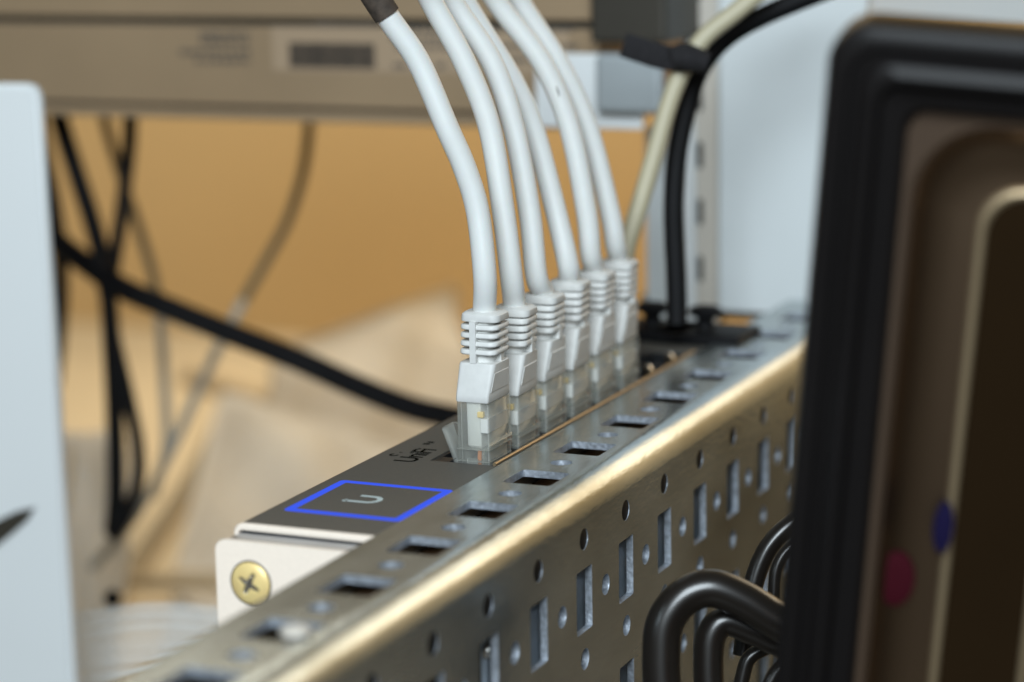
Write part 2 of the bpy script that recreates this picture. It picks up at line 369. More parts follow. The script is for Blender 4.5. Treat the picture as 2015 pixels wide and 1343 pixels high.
part('screw_rim', bm, 'chrome', scr, smooth=True, auto=40)
# glowing square ring
bm = plate(rrect(hq-.03, hq-.03, 1.1, 5, *ledc), [rrect(hq-1.95, hq-1.9, .25, 5, ledc[0]+.15, ledc[1])], .9)
for v in bm.verts: v.co.z += ZS+.03
part('blue_light_ring', bm, 'led', sw)
bm = plate(rrect(hq-1.98, hq-1.93, .25, 5, ledc[0]+.15, ledc[1]), [], .9)
for v in bm.verts: v.co.z += ZS+.0
part('square_inlay', bm, 'panel', sw)
# the letter U in the square, open towards the back
bm = bmesh.new(); uc = Vector((55.2, 40.9, ZS+.03)); w_, h_, s_ = 2.9, 3.4, 1.2
path_o = [(-w_, h_)]; path_i = [(-w_+s_, h_)]
for k in range(13):
    a = math.pi+math.pi*k/12; path_o.append((w_*math.cos(a), -.6+w_*math.sin(a))); path_i.append(((w_-s_)*math.cos(a), -.6+(w_-s_)*math.sin(a)))
path_o.append((w_, h_-.9)); path_i.append((w_-s_, h_-.9))
for (a, b), (c, d) in zip(zip(path_o, path_i), zip(path_o[1:], path_i[1:])):
    bm.faces.new([bm.verts.new(uc+Vector((*q, 0))) for q in (a, b, d, c)])
for (dx, dy, s) in ((-w_+.1, h_+.5, .35), (-w_+.7, h_+1.0, .25), (-w_+1.35, h_+.6, .3)):
    bm.faces.new([bm.verts.new(uc+Vector((dx+a*s, dy+b*s, 0))) for a, b in ((-1, -1), (1, -1), (1, 1), (-1, 1))])
bmesh.ops.remove_doubles(bm, verts=bm.verts[:], dist=.001)
part('letter_logo', bm, 'logo', sw)
# printed name and wireless arcs
bm = text_bm('UniFi', 6.6, 0.92)
for v in bm.verts: v.co = Vector((v.co.x*1.02+87.4, v.co.y*1.08+45.7, ZS+.015+v.co.z))
part('printed_name', bm, 'ink', sw)
bm = bmesh.new()
for (rr, cx, cy) in ((1.15, 92.6, 52.8), (0.45, 95.2, 52.2)):
    for k in range(10):
        q = []
        for (r_, kk) in ((rr, k), (rr, k+1), (rr*.45, k+1), (rr*.45, k)):
            a = math.radians(20+30*kk*.9); q.append(bm.verts.new((cx+r_*math.cos(a), cy+r_*math.sin(a), ZS+.03)))
        bm.faces.new(q)
for (x, y) in ((104.6, 50.4), (106.4, 50.1)):
    bm.faces.new([bm.verts.new((x+a, y+b, ZS+.03)) for a, b in ((-.6, -.8), (.6, -.8), (.6, .8), (-.6, .8))])
part('printed_arcs', bm, 'ink', sw)
# bronze-coloured tube standing in for the lit near edge of the port opening
bm = bmesh.new(); tube(bm, [(PX0, PY0-.25, ZS+.35), (150, PY0-.3, ZS+.35), (PX1, PY0-.25, ZS+.35)], .42, 10, 2); part('port_edge_glint', bm, 'goldtrim', sw, smooth=True)
# ports
PP, PO = 16.56, 91.2
for k in range(8):
    a = PO+k*PP
    bm = bmesh.new(); zt, zb = ZS-.25, -14
    box(bm, (a-.25, PY0, zb), (a+.45, PY1, zt)); box(bm, (a+PP-.95, PY0, zb), (a+PP-.27, PY1, zt))
    box(bm, (a+.46, PY0+.02, zb), (a+PP-.96, PY0+.9, zt)); box(bm, (a+.46, PY1-.9, zb), (a+PP-.96, PY1-.02, zt))
    box(bm, (a+.46, PY0+.92, zb), (a+PP-.96, PY1-.92, zb+1))
    box(bm, (a+.48, PY1-4.2, zb+1), (a+4.4, PY1-.92, zt-.01)); box(bm, (a+PP-4.9, PY1-4.2, zb+1), (a+PP-.98, PY1-.92, zt-.01))
    pr = part('port', bm, 'port', sw)
    bm = bmesh.new()
    for j in range(8):
        cx = a+3.3+j*1.35; tube(bm, [(cx, PY0+1.2, zb+2), (cx, PY0+1.2, zt-2), (cx, PY0+3.6, zb+6)], .22, 6, 2)
    cs = part('contact', bm, 'gold', pr); cs['kind'] = 'stuff'
    if k >= 6:     # empty ports show a shiny shield spring
        bm = bmesh.new(); tube(bm, [(a+PP/2-1+1.4, PY0+1.4, zt-3), (a+PP/2+.3, PY0+2.7, zt+.2), (a+PP/2+.3, PY0+3.6, zt+1.1), (a+PP/2+.3, PY0+4.4, zt-1.6)], 1.35, 14, 6, flat=.4, ref=Vector((0, -1, .4)))
        part('shield_spring', bm, 'chrome', pr, smooth=True)

# ================================================================ SIX PATCH CABLES
paths = [
 [(955, 585), (954, 541), (940, 417), (914, 330), (879, 250), (825, 125), (769, 42), (722, -30)],
 [(1011, 585), (1006, 541), (990.6, 417), (963, 250), (915, 125), (858, 20), (830, -35)],
 [(1060, 560), (1055, 541), (1042, 417), (1010.6, 250), (969, 125), (900, 20), (868, -35)],
 [(1123, 540), (1118, 521), (1094, 417), (1052, 260), (1012, 165), (945, 55), (890, -35)],
 [(1167, 520), (1162, 500), (1154, 417), (1120, 250), (1067, 125), (988, 20), (952, -35)],
 [(1217, 500), (1211, 480), (1200, 417), (1156.6, 250), (1100, 125), (1033, 20), (1003, -35)],
]
tops = [(12.6, 32.3), (10.9, 30.6), (10.9, 30.7), (10.4, 31.2), (10.9, 30.8), (10.8, 30.9)]   # boot bottom / top heights
names = ['white network cable nearest the glowing blue square, clear latch sticking out beside it', 'white network cable second from the glowing blue square', 'white network cable third from the blue square, crossing before the fourth',
         'white network cable fourth from the blue square, passing behind the third', 'white network cable next to last before the empty ports', 'white network cable last in the row, beside the two empty ports']
def boot_bm(z0, z1, gap, bars=True):
    """local: x along row centred 0, y from front 0 backwards, z up"""
    bm = bmesh.new(); H = z1-z0; zs = z0+H*(.435 if gap > .6 else .47); zc = z0+H*.90
    def ring(z, hx, y0, y1, r): return [Vector((x, y, z)) for x, y in rrect(hx, (y1-y0)/2, r, 5, 0, (y0+y1)/2)]
    loft(bm, [ring(z0, 6.0, .15, 7.75, .5), ring(z0+.25, 6.15, 0, 7.9, .6), ring(z0+1.6, 6.05, -.05, 7.9, .7), ring(zs-.5, 4.6, -.95, 7.75, 1.1), ring(zs-.1, 4.5, -1.0, 7.7, 1.3), ring(zs, 4.35, -.9, 7.6, 1.3)])
    def lim(z):
        f = (z-zs)/(z1-zs); return 4.5-.7*f, -1.0-.6*f, 7.75-.15*f
    hx, a, b = lim(z1)
    loft(bm, [ring(zs-.3, 3.2, .5, 6.4, 2.2), ring(zc+.3, 2.9, -.1, 6.2, 2.2)])
    loft(bm, [ring(zc, hx+.15, a+.1, b-.1, 1.6), ring(zc+.3, hx+.3, a-.05, b+.05, 1.9), ring(z1-.5, hx+.15, a, b, 2.1), ring(z1, hx-.5, a+.6, b-.6, 1.8)])
    step = (zc-zs)/5
    for k in range(5):
        if k == 0: continue
        zc_ = zs+step*k-gap*.0; h = step-gap
        hx, a, b = lim(zc_)
        loft(bm, [ring(zc_, hx+.0, a+.15, b-.15, 1.7), ring(zc_+.25, hx+.22, a-.05, b+.05, 1.9), ring(zc_+h-.25, hx+.17, a-.05, b+.05, 1.9), ring(zc_+h, hx-.05, a+.15, b-.15, 1.7)])
    if bars:
        hx, a, b = lim(zs)
        box(bm, (-hx-.18, 3.4, zs-.05), (-1.5, 4.85, zc+.05)); box(bm, (1.5, 3.4, zs-.05), (hx+.1, 4.6, zc+.05))
    else:
        box(bm, (-4.35, 4.3, zs-.05), (-1.5, 5.6, zc+.05))
    box(bm, (-.2, a-.05+.25, zs-.05), (1.4, 3, zc+.05))
    return bm
cable_top = []
for k in range(6):
    cx = 91.65+PP*k+6.15+.15; cy = 29.05
    z0, z1 = tops[k]
    cab = empty('ethernet_cable', (cx, cy, ZS), names[k], 'network cable', 'white network cables plugged into the switch')
    o0 = Vector((cx, cy, ZS))
    # cord
    Zb = (Vector((cx, cy+3.2, z1))-CP).dot(Fw)
    pts = paths[k]; P = [Vector((cx, cy+3.1, z1-2.0)), Vector((cx, cy+3.1, z1+.6))]
    for i, (x, y) in enumerate(pts[1:], 1): P.append(at(x, y, Zb-3-22*(i/(len(pts)-1))**1.5*.55 + (4 if k == 3 else 0)*(i/(len(pts)-1))))
    bm = bmesh.new(); tube(bm, [p-o0 for p in P], 2.62, 28, 10); part('cord', bm, 'whitepl', cab, smooth=True)
    cable_top.append(P[-1])
    if k == 4:
        zz = Zb-11.1; bm = bmesh.new(); tube(bm, [at(1094, 168, zz)-o0, at(1098, 180, zz)-o0, at(1101, 191, zz)-o0], lambda t: .08+.3*math.sin(math.pi*t), 8, 4, flat=.5); part('scuff_mark', bm, 'inkblur', cab, smooth=True)
    e0 = P[-1]; e1 = P[-2]; t0_ = .12 if k == 0 else .42
    if k == 0: sp = [e1.lerp(e0, .16), e1.lerp(e0, .5), e0, e0+(e0-e1)]
    else: sp = [e1.lerp(e0, .72), e0, e0+(e0-e1)]
    bm = bmesh.new(); tube(bm, [p-o0 for p in sp], 3.0, 24, 6); part('dark_cord_end', bm, 'endbrown', cab, smooth=True)  # darker brown tube over the upper end of each cord
    bt = part('boot', boot_bm(z0+1, z1+1, .72 if k == 0 else .36, k in (0, 3)), 'boot', cab, smooth=True, auto=40); bt.rotation_euler = (0, 0, (0, .035, -.03, .045, -.02, .03)[k])
    # raised panel on the side of the boot
    bm = bmesh.new(); H = z1-z0; zA, zB = z0+1+2.2, z0+1+H*.33
    def sy(z): f = (z-(z0+2.6))/(H*.475-2.1); return -.05-.9*f
    def sx(z): f = (z-(z0+2.6))/(H*.475-2.1); return 6.05-1.45*f
    q = []
    for off, ins in ((.02, 0), (-.16, .14)):
        q.append([Vector((s*(sx(z)-1.0-ins), sy(z)+off, z+iz*ins)) for s, z, iz in ((-1, zA, 1), (1, zA, 1), (1, zB, -1), (-1, zB, -1))])
    loft(bm, q); part('raised_panel', bm, 'boot', bt)
    # clear plug body: hollow shell
    bm = bmesh.new(); zt_ = z0+1.0
    L = [[Vector((x, y, z)) for x, y in rrect(hx, (b-a)/2, .35, 3, 0, (a+b)/2)] for z, hx, a, b in ((-9, 5.9, .1, 7.4), (-8.6, 6.1, -.1, 7.6), (zt_-.02, 6.1, -.1, 7.6))]
    loft(bm, L)
    Li = [[Vector((x, y, z)) for x, y in rrect(hx, (b-a)/2, .25, 3, 0, (a+b)/2)] for z, hx, a, b in ((-8.4, 5.35, .55, 6.9), (1.0, 5.35, .55, 6.9), (2.6, 5.4, .55, 6.95), (zt_-.5, 5.45, .55, 6.95))]
    vs = [[bm.verts.new(p) for p in r] for r in Li]; n_ = len(vs[0])
    for a_, b_ in zip(vs, vs[1:]):
        for i_ in range(n_): bm.faces.new((a_[i_], b_[i_], b_[(i_+1) % n_], a_[(i_+1) % n_]))
    bm.faces.new(vs[0]); bm.faces.new(vs[-1][::-1])
    box(bm, (-5.0, 1.0, -7.5), (5.0, 1.9, 1.6)); box(bm, (-5.3, 4.9, -6), (5.3, 6.1, 2.2))
    box(bm, (-6.35, 2.6, -2), (-6.12, 5.2, 1.0)); box(bm, (-6.3, -.3, zt_-9.6), (6.3, -.12, zt_-8.9))
    for (fx, fz, fa) in ((-3.6, 2.0, .6), (0.4, 1.4, -.5), (3.4, 2.6, .7), (-1.6, -.2, .3)):      # slanting facets added inside the plug to catch glints
        mt_ = Matrix.Translation((fx, 1.2, fz)) @ Matrix.Rotation(fa, 4, 'Y') @ Matrix.Rotation(.5, 4, 'X'); box(bm, (-.9, -.15, -1.0), (.9, .15, 1.0), mtx=mt_)
    for zz in (.2, 2.9): box(bm, (-6.22, -.2, zz), (6.22, 7.7, zz+.22))
    part('plug_body', bm, 'clear', cab, smooth=True, auto=30, recalc=False)
    # white sheath inside plug
    bm = bmesh.new()
    loft(bm, [[Vector((x, y, z)) for x, y in rrect(hx, (b-a)/2, .3, 3, 0, (a+b)/2)] for z, hx, a, b in ((1.0, 2.2, 3.3, 3.7), (3.0, 4.6, 2.3, 5.0), (3.6, 5.0, 2.2, 5.6), (zt_-.05, 5.2, 2.2, 5.7))])
    loft(bm, [[Vector((x, y, z)) for x, y in rrect(5.65, .95, .3, 3, 0, 1.3)] for z in (zt_-6.8, zt_-3.6)])
    part('wire_sheath', bm, 'insert', cab, smooth=True, auto=30)
    bm = bmesh.new(); box(bm, (-5.75, 1.5, zt_-3.4), (-4.4, 2.9, zt_-2.1), bev=.2); part('crimp_bar', bm, 'copper' if k == 9 else 'gold', cab)
    for j, wm in enumerate(('wire_orange', 'wire_white', 'wire_green', 'wire_blue', 'wire_white', 'wire_brown')):
        bm = bmesh.new(); xx = -4.9+j*1.9
        tube(bm, [(xx*.7, 3.2, 3.2), (xx*.95, 2.9, 1.2), (xx, 2.85, -7)], .5, 8, 4); part('wire', bm, wm, cab, smooth=True)
    # clear latch lever behind the plug
    bm = bmesh.new()
    for (w0, y0, z_0) in ((0, 0, 0),):
        secs = [(-7, 7.7, 8.5, 2.6), (-2.5, 8.1, 9.1, 2.6), (1.0, 8.9, 10.2, 2.9), (6.6, 10.7, 12.3, 3.1), (7.0, 11.0, 12.2, 2.9)]
        if k: secs = [(z, 7.7+(a-7.7)*.35, 8.4+(b-8.4)*.35, hw) for z, a, b, hw in secs]
        loft(bm, [[Vector((x, y, z)) for x, y in rrect(hw, (b-a)/2, .2, 2, -1.2, (a+b)/2)] for z, a, b, hw in secs])
    part('latch', bm, 'clear', cab, smooth=True, auto=30)

# ================================================================ SERVER above and behind
SX = 285.0
srv = empty('server_unit', onx(600, 245, SX), 'brown metal server case with barcode sticker above and behind the cables', 'server')
so = onx(600, 245, SX)
def srect(px0, py0, px1, py1, dx0, dx1, bev=0):
    """box on the server's face spanning the given corners; dx = how far it stands out / goes back"""
    A = onx(px0, py0, SX); B = onx(px1, py1, SX); bm = bmesh.new()
    zA, zB = (onx(600, py0, SX).z, onx(600, py1, SX).z) if px0 < 0 else (A.z, B.z)
    box(bm, (dx0, min(A.y, B.y)-so.y, min(zA, zB)-so.z), (dx1, max(A.y, B.y)-so.y, max(zA, zB)-so.z), bev=bev); return bm
part('case_body', srect(-260, 212, 1180, 52, 0, 260, .6), 'server', srv)
part('stretched_case_lid', srect(-260, 36, 1180, -560, -1.5, 260, .6), 'server', srv)  # unseen upper part stretched upward to keep room_lamp off the rail
part('case_foot', srect(-260, 240, 1180, 219, -1.5, 260, .5), 'server', srv)
part('groove', srect(-260, 56, 1178, 32, 1.2, 200), 'darkbox', srv); part('groove', srect(-260, 224, 1178, 208, 1.2, 200), 'darkbox', srv)
stk = part('sticker', srect(535, 52, 1120, 150, -.25, -.02), 'sticker', srv)
def bars(x0, y0, x1, y1, n, duty, mt, name, parent, vert=True, kind=None):
    bm = bmesh.new(); A = onx(x0, y0, SX)-so; B = onx(x1, y1, SX)-so; x = 0.0; random.seed(n)
    while x < 1:
        w_ = random.choice((.5, 1, 1.5))/n
        if vert: box(bm, (-.4, A.y+(B.y-A.y)*x, B.z), (-.27, A.y+(B.y-A.y)*min(1, x+w_*duty), A.z))
        x += w_
    ob = part(name, bm, mt, parent); ob['kind'] = 'stuff'; return ob
bars(570, 84, 740, 136, 46, .78, 'barcode', 'barcode', srv)
def lines(rows, name):
    bm = bmesh.new(); random.seed(7)
    for (x0, x1, y) in rows:
        x = x0
        while x < x1:
            w_ = random.uniform(5, 16); A = onx(x, y-5, SX)-so; B = onx(min(x+w_, x1), y+5, SX)-so
            box(bm, (-.4, A.y, B.z), (-.27, B.y, A.z)); x += w_+random.uniform(2, 6)
    ob = part(name, bm, 'inkblur', srv); ob['kind'] = 'stuff'
lines([(395, 490, 68), (395, 490, 82), (355, 492, 103), (385, 492, 120)], 'printed_lines')
lines([(620, 740, 48), (770, 900, 75), (800, 1130, 58), (780, 1140, 92), (960, 1140, 118), (775, 800, 130), (860, 880, 130)], 'sticker_print')
# bright ear bracket on its right end
bm = srect(1075, 100, 1285, 250, -9, -7.6, .5); part('ear_bracket', bm, 'rackwhite', srv)
bm = srect(1203, 98, 1334, 218, -14, -10, 1.9); part('ear_handle', bm, 'handle', srv)
tag(part('rack_case', srect(1195, 78, 1342, -140, -14, 40, 1.5), 'darkbox', loc=so), 'dark grey case edge above the strapped black and ivory cables', 'case')

# ================================================================ RACK POSTS
# white post at the left
A = at(0, 165, 610); bm = bmesh.new()
def slab(c, depth):
    """polygon standing at its own distance, given thickness away from the camera side (+x)"""
    bm = bmesh.new(); o_ = c[0]
    f = [bm.verts.new(p-o_) for p in c]; g = [bm.verts.new(p-o_+Vector((depth, 0, 0))) for p in c]; n = len(c)
    bm.faces.new(f); bm.faces.new(g[::-1])
    for i in range(n): bm.faces.new((f[i], g[i], g[(i+1) % n], f[(i+1) % n]))
    return bm, o_
X_ = 205
c = [onx(-120, 165, X_), onx(56, 166, X_), onx(66, 172, X_), onx(72, 184, X_), onx(106, 750, X_), onx(146, 1400, X_), onx(-120, 1400, X_)]
post = empty('white_rack_post', c[0], 'white upright rack post blurred along the left edge of the picture', 'rack post')
bm, _ = slab(c, 4); bmesh.ops.bevel(bm, geom=[e for e in bm.edges], offset=1.0, segments=2, affect='EDGES'); part('post_body', bm, 'rackwhite', post, smooth=True, auto=40)
c2 = [onx(-40, 1045, X_-1.2), onx(0, 1022, X_-1.2), onx(30, 1008, X_-1.2), onx(66, 1000, X_-1.2), onx(52, 1024, X_-1.2), onx(20, 1052, X_-1.2), onx(-40, 1100, X_-1.2)]
bm, o_ = slab(c2, 1.1); part('slot_opening', bm, 'darkbox', post, loc=o_-c[0])
# slotted column at the right
CX = 300.0
def colface(px0, py0, px1, py1, X): A, B = onx(px0, py0, X), onx(px1, py1, X); return A, B
A, B = colface(1349, -200, 1411, 640, CX)
col = empty('slotted_rack_column', (CX, (A.y+B.y)/2, B.z), 'pale upright rack column with a row of small slots right of the cables', 'rack column')
cyc = (A.y+B.y)/2; zref = B.z; hw = abs(A.y-B.y)/2
holes = []
for k in range(-3, 6):
    z = onx(1376, 82+112*k, CX).z; yy = onx(1376, 300, CX).y
    holes.append(rrect(.95, 3.9, .3, 3, yy-cyc, z-zref))
bm = plate([(-hw, 0), (hw, 0), (hw, A.z-zref), (-hw, A.z-zref)], holes, 1.5)
for v in bm.verts: x, y, z = v.co; v.co = (-z, x, y)
part('slotted_face', bm, 'rackbeige', col)
bm = bmesh.new(); box(bm, (0, hw, 0), (20, hw+1.2, A.z-zref)); part('column_side', bm, 'rackwhite', col)
bm = bmesh.new(); box(bm, (7, -hw+.2, 0), (8, hw-.1, A.z-zref)); part('column_back', bm, 'rubber', col)
A, B = colface(1350, -200, 1367, 640, CX-2.5); bm = bmesh.new(); box(bm, (-2.5, B.y-cyc, 0), (-.4, A.y-cyc, A.z-zref), bev=.4); part('front_flange', bm, 'rackwhite', col)
A, B = colface(1270, 250, 1312, 640, CX+8)
bm = bmesh.new(); box(bm, (0, 0, 0), (20, abs(A.y-B.y), A.z-B.z)); gp = part('grey_strut', bm, 'rackgrey', loc=(CX+8, B.y, B.z)); tag(gp, 'narrow grey strut between the ivory cable and thick black cable', 'strut')
# blue-grey side panel
A, B = colface(1404, -200, 1700, 627, CX+5)
bm = bmesh.new(); box(bm, (0, B.y-A.y, 0), (4, 0, A.z-B.z)); pn = part('rack_side_panel', bm, 'rackgrey', loc=(CX+5, A.y, B.z)); tag(pn, 'flat blue-grey panel behind the slotted column and black frame', 'panel')
A, B = colface(1628, -200, 1668, 640, CX+6)
bm = bmesh.new(); box(bm, (0, B.y-A.y, 0), (6, 0, A.z-B.z), bev=1); pn = part('rack_edge_strip', bm, 'rackwhite', loc=(CX+6, A.y, B.z)); tag(pn, 'pale vertical strip just behind the top corner of the black frame', 'strip')
bm = bmesh.new(); A = onz(1262, 668, -2.2)
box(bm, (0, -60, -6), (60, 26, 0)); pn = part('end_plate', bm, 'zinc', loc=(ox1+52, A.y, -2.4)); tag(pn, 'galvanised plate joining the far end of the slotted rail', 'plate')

A, B = colface(1695, -200, 2300, 60, 600)
bm = bmesh.new(); box(bm, (0, B.y-A.y, 0), (10, 0, A.z-B.z)); pn = part('pale_board', bm, 'rackgrey', loc=(600, A.y, B.z)); tag(pn, 'pale board showing in a sliver above the black frame', 'board')
# black clips at the end of the switch
def clip(p, s, label):
    t = empty('black_clip', p, label, 'clip', 'black rubber clips on the end of the switch')
    bm = bmesh.new(); box(bm, (-10*s, -13*s, 0), (10*s, 13*s, 3.0*s), bev=.8*s); part('clip_base', bm, 'rubber', t, smooth=True)
    bm = bmesh.new(); loft(bm, [[Vector((r*math.cos(a), r*math.sin(a), z)) for a in (2*math.pi*j/20 for j in range(20))] for r, z in ((2.9*s, 2.6*s), (2.4*s, 4*s), (2.3*s, 5.4*s), (2.8*s, 6.6*s))]); part('clip_stem', bm, 'rubber', t, smooth=True)
    bm = bmesh.new(); loft(bm, [[Vector((r*1.0*math.cos(a), r*1.15*math.sin(a), z)) for a in (2*math.pi*j/20 for j in range(20))] for r, z in ((2.6*s, 6.2*s), (4.3*s, 7.2*s), (4.4*s, 8.0*s), (3.2*s, 9.2*s), (1*s, 9.6*s))]); part('clip_cap', bm, 'rubber', t, smooth=True)
p = onz(1388, 668, ZS); clip((p.x, p.y, ZS+.02), 1.0, 'black rubber mushroom-shaped clip beside the slotted rail')
p = onz(1284, 660, ZS); clip((p.x, p.y, ZS+.02), 1.0, 'black rubber clip partly hidden behind the last white plug')

# ================================================================ RIGHT CABLES
pxcable('ivory_cable', [(1228, 520), (1238, 470), (1262, 392), (1286, 310), (1316, 205), (1345, 135), (1386, 74), (1450, 22), (1520, -35)], 37, 640, 'beigecable', 'ivory cable rising from behind the last plug into the black strap')
pxcable('thick_black_cable', [(1332, 640), (1331, 560), (1327, 470), (1326, 390), (1333, 300), (1352, 210), (1378, 135), (1430, 74), (1510, 28), (1640, -25)], 41, 654, 'rubber', 'thick black cable standing beside the slotted column, strapped to the ivory cable')
kn = empty('hook_strap', at(1355, 110, 636), 'black fabric strap tied round the ivory and black cables', 'strap')
ko = at(1355, 110, 636)
bm = bmesh.new(); tube(bm, [at(x, y, 634)-ko for x, y in ((1322, 118), (1340, 112), (1362, 116), (1392, 124))], lambda t: 4.2*(1-.5*abs(t-.5)), 14, 6, flat=.9); part('knot', bm, 'velcro', kn, smooth=True)
bm = bmesh.new(); tube(bm, [at(x, y, 636)-ko for x, y in ((1226, 88), (1262, 100), (1300, 112), (1345, 118))], lambda t: 3.4, 10, 6, flat=.35, ref=Vector((-.9, -.4, 0))); part('strap_tail', bm, 'velcro', kn, smooth=True)

# ================================================================ LEFT CABLES
LG = 'cables hanging between the white post and the switch'
pxcable('black_cable', [(96, 150), (120, 245), (150, 340), (185, 450), (210, 560), (221, 700), (227, 850), (228, 980), (222, 1050)], 37, 840, 'rubber', 'thick black cable dropping from the server nearly straight down', group=LG)
pxcable('black_cable', [(256, 160), (256, 245), (252, 310), (238, 430), (222, 530), (212, 610)], 29, 846, 'rubber', 'thinner black cable hanging from the server right of the thick one', group=LG)
pxcable('black_cable', [(50, 400), (110, 472), (170, 520), (240, 567), (330, 606), (450, 655), (580, 706), (700, 760), (800, 800), (880, 820), (960, 835)], 47, lambda t: 850-60*t, 'rubber', 'long black cable slanting down rightward behind the switch', group=LG)
pxcable('black_cable', [(62, 160), (84, 290), (104, 390), (116, 480), (121, 570), (116, 660), (106, 760)], 30, 870, 'rubber', 'black cable mostly hidden behind the right side of the white post', group=LG)
pxcable('black_cable', [(190, 500), (212, 600), (228, 680), (252, 780), (271, 880), (271, 950), (250, 1010), (220, 1060)], 28, 834, 'rubber', 'black cable bulging out to the right low beside the thick black one', group=LG)
pxcable('olive_cable', [(190, 160), (208, 245), (236, 340), (268, 435), (298, 530), (312, 600)], 20, 890, 'olive', 'thin olive cable crossing behind the black ones at the left', group=LG)
pxcable('grey_cable', [(312, 600), (319, 680), (325, 780), (328, 880), (300, 980)], 20, 890, 'greycab', 'short thin grey cable below the slanting black cable', group=LG)
pxcable('olive_cable', [(612, 180), (607, 260), (596, 340), (566, 435), (520, 520), (480, 590)], 20, 885, 'olive', 'lone thin olive cable curving down from under the barcode', group=LG)
pxcable('grey_cable', [(480, 590), (430, 685), (385, 780), (335, 890), (270, 1010), (180, 1120)], 20, 885, 'greycab', 'thin grey cable slanting down leftward to the tabletop', group=LG)
bm = bmesh.new(); bmesh.ops.create_uvsphere(bm, u_segments=16, v_segments=10, radius=3); pl = part('black_plug', bm, 'rubber', smooth=True, loc=at(222, 1178, 800)); tag(pl, 'small black plug end low at the left between post and switch', 'plug')

# ================================================================ BACKGROUND CLUTTER
def film(pts4, nx, ny, amp, name, material, label, cat, seed=1, th=1.0, kind=None):
    """gently crumpled sheet between four corners"""
    random.seed(seed); A, B, C_, D = pts4; bm = bmesh.new(); g = []
    ph = [random.uniform(0, 6.3) for _ in range(8)]
    nrm = (B-A).cross(D-A).normalized()
    for j in range(ny+1):
        row = []
        for i in range(nx+1):
            u, v = i/nx, j/ny; p = (A*(1-u)+B*u)*(1-v)+(D*(1-u)+C_*u)*v
            h = math.sin(5*u+ph[0]+2*v)+.7*math.sin(9*v+ph[1]-3*u)+.5*math.sin(13*u+7*v+ph[2])+.4*math.sin(17*v-11*u+ph[3])
            row.append(bm.verts.new(p-A+nrm*h*amp))
        g.append(row)
    for j in range(ny):
        for i in range(nx): bm.faces.new((g[j][i], g[j][i+1], g[j+1][i+1], g[j+1][i]))
    bmesh.ops.solidify(bm, geom=bm.faces[:], thickness=th)
    ob = part(name, bm, material, smooth=True, auto=70, loc=A); tag(ob, label, cat); return ob
film([at(540, 690, 1180), at(900, 560, 1260), at(1010, 1000, 1200), at(480, 1150, 1130)], 24, 18, 4, 'plastic_bag', 'sheet', 'crumpled pale plastic bag far behind the plugs, out of focus', 'bag', 3)
film([at(420, 800, 1100), at(900, 880, 1150), at(900, 1520, 980), at(260, 1480, 960)], 24, 18, 5, 'plastic_sheet', 'sheet', 'pale crumpled sheet lying behind the end of the switch', 'sheet', 5)
film([at(110, 860, 960), at(240, 840, 980), at(240, 1500, 930), at(110, 1500, 920)], 12, 12, 4, 'paper_scrap', 'sheet', 'pale scrap of paper low beside the white post', 'paper', 6)
pxcable('cardboard_edge', [(360, 735), (450, 765), (600, 825), (780, 905)], 50, 1250, 'card', 'brown cardboard edge slanting behind the diagonal black cable', 'cardboard', 'brown cardboard edges on the tabletop')
pxcable('cardboard_edge', [(450, 830), (400, 920), (340, 1010), (255, 1130), (190, 1200)], 52, 1130, 'card', 'brown cardboard edge running down leftward beneath the thin grey cable', 'cardboard', 'brown cardboard edges on the tabletop')
pxcable('cardboard_edge', [(140, 1160), (250, 1146), (440, 1142)], 34, 1010, 'card', 'level brown cardboard edge beside the brass screw', 'cardboard', 'brown cardboard edges on the tabletop')
coil = empty('cable_coil', at(260, 1290, 800), 'coil of pale grey cables at the bottom left below the black plug', 'cable coil'); cO = at(260, 1290, 800)
for k, (y, w_) in enumerate(((1205, 9), (1228, 9), (1250, 8), (1275, 9), (1300, 9), (1328, 9))):
    bm = bmesh.new(); tube(bm, [at(x, y+dy, 800-k*4)-cO for x, dy in ((110, 20), (220, 2), (330, -6), (480, 8), (560, 24))], w_/FPX*800*.75, 10, 6); part('cable_turn', bm, 'rackwhite', coil, smooth=True)

# ================================================================ POWER CORDS in front of the rail side
PG = 'glossy black power cords in front of the rail'
def dual(pts, w_, Z, label):
    t = empty('power_cord', at(*pts[0], Z), label, 'power cord', PG); o_ = at(*pts[0], Z)
    P = [at(x, y, Z)-o_ for x, y in pts]
    bm = bmesh.new(); tube(bm, P, w_/FPX*Z/2, 24, 10); part('cord', bm, 'cordblk', t, smooth=True)
dual([(1306, 1400), (1301, 1300), (1308, 1228), (1345, 1176), (1400, 1158), (1465, 1182), (1530, 1222), (1620, 1270)], 76, 505, 'outermost glossy black power cord bent in a wide loop')
dual([(1398, 1400), (1394, 1310), (1400, 1250), (1428, 1222), (1478, 1238), (1530, 1262), (1620, 1300)], 60, 512, 'glossy black power cord nested inside the wide outer loop')
dual([(1462, 1290), (1474, 1190), (1496, 1110), (1530, 1056), (1600, 1000)], 40, 535, 'glossy black power cord arching upward beside the black frame')
dual([(1522, 1180), (1528, 1120), (1552, 1080), (1600, 1050)], 24, 525, 'thin glossy black cord inside the upward arch')
dual([(1452, 1400), (1462, 1330), (1480, 1290), (1540, 1262), (1600, 1240)], 30, 525, 'thin glossy black cord hanging beneath the two looped cords')
dual([(1490, 1400), (1530, 1320), (1600, 1250)], 30, 508, 'short glossy black cord slanting up at the bottom beside the frame')

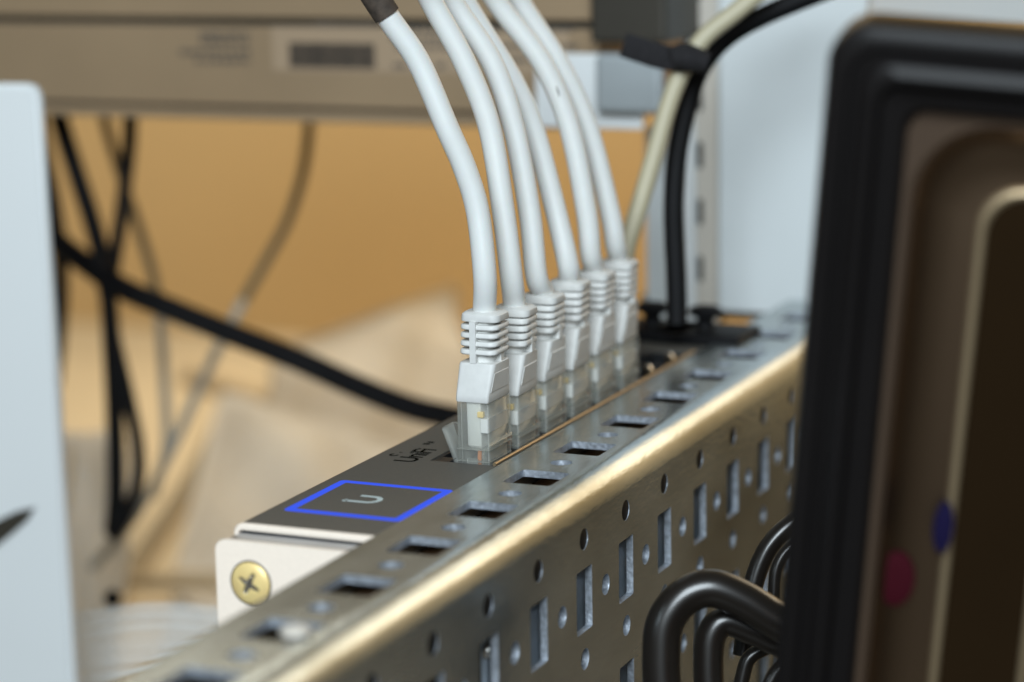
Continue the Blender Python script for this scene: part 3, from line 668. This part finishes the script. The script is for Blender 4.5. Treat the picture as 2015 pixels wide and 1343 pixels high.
# ================================================================ BLACK FRAMED DEVICE at the right
Z_ = 388
O = at(1632, 42, Z_+8); ex = (at(2100, -2, Z_-2)-O).normalized(); ey = (at(1519, 1343, Z_+42)-O).normalized(); ex = (ex-ey*ex.dot(ey)).normalized(); nz = ex.cross(ey)   # nz points away from camera
if nz.dot(Fw) > 0: nz = -nz
dev = empty('framed_device', O, 'device in a ridged glossy black frame filling the right side, strongly blurred', 'framed device')
def dv(a, b, n=0): return ex*a+ey*b+nz*n
WD, HD = 70.0, 170.0
def dring(ins, n, r): return [dv(a, b, n) for a, b in rrect(WD/2-ins, HD/2-ins, r, 10, WD/2, HD/2)]
bm = bmesh.new()
prof_ = [(0, -14, 7), (0, -2.6, 7), (.6, -1.0, 6.6), (2.2, -.3, 6.2), (3.6, -.3, 6), (4.2, -1.6, 5.8), (5.4, -1.6, 5.2), (6.2, .9, 5), (7.8, 1.6, 4.2), (9.0, 1.2, 3.6), (9.7, -1.2, 3.2), (11.5, -1.6, 3), (13.2, -2.0, 3.5), (14.0, -4.5, 4)]
loft(bm, [dring(*p) for p in prof_], cap=False); part('bezel', bm, 'bezel', dev, smooth=True, auto=40)
bm = bmesh.new(); loft(bm, [dring(13.6, -4.6, 4), dring(15.2, -4.8, 13), dring(15.6, -4.2, 13), dring(16.1, -4.9, 13)], cap=False); part('inner_border', bm, 'border', dev, smooth=True, auto=40)
bm = bmesh.new(); loft(bm, [dring(16.1, -4.9, 13), dring(17.5, -7.0, 12), dring(20, -8.8, 11), dring(23.5, -9.8, 9), dring(26.4, -9.8, 7.4)], cap=False); part('dished_surround', bm, 'bronze', dev, smooth=True, auto=60)
bm = bmesh.new(); loft(bm, [dring(26.4, -9.8, 7.4), dring(26.7, -9.2, 7.3), dring(27.3, -8.8, 7.1), dring(27.9, -9.0, 7), dring(28.3, -9.6, 7)], cap=False); part('window_rim', bm, 'goldtrim', dev, smooth=True, auto=60)
bm = bmesh.new(); bm.faces.new([bm.verts.new(p) for p in dring(28.3, -9.6, 7)]); 
for f in bmesh.ops.extrude_face_region(bm, geom=bm.faces[:])['geom']:
    if isinstance(f, bmesh.types.BMVert): f.co -= nz*2
part('dark_window', bm, 'bronzed', dev)
def lens(px, py, rx, ry, mt, label):  # coloured disc standing in for a reflection on the dish, not a lamp
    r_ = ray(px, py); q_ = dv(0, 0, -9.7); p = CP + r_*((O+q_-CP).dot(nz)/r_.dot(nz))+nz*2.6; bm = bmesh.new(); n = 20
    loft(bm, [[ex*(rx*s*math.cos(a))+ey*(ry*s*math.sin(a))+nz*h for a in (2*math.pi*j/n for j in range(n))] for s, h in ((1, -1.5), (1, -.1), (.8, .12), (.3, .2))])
    d = part('reflection_spot', bm, mt, dev, smooth=True, loc=p-O); d['label'] = label
lens(1764, 1130, 3.4, 5.0, 'red', 'red reflection spot'); lens(1858, 1030, 1.7, 4.6, 'blue', 'violet reflection spot'); lens(1724, 1200, .8, 4.2, 'lime', 'yellow-green reflection spot')  # discs standing in for reflections, no lenses
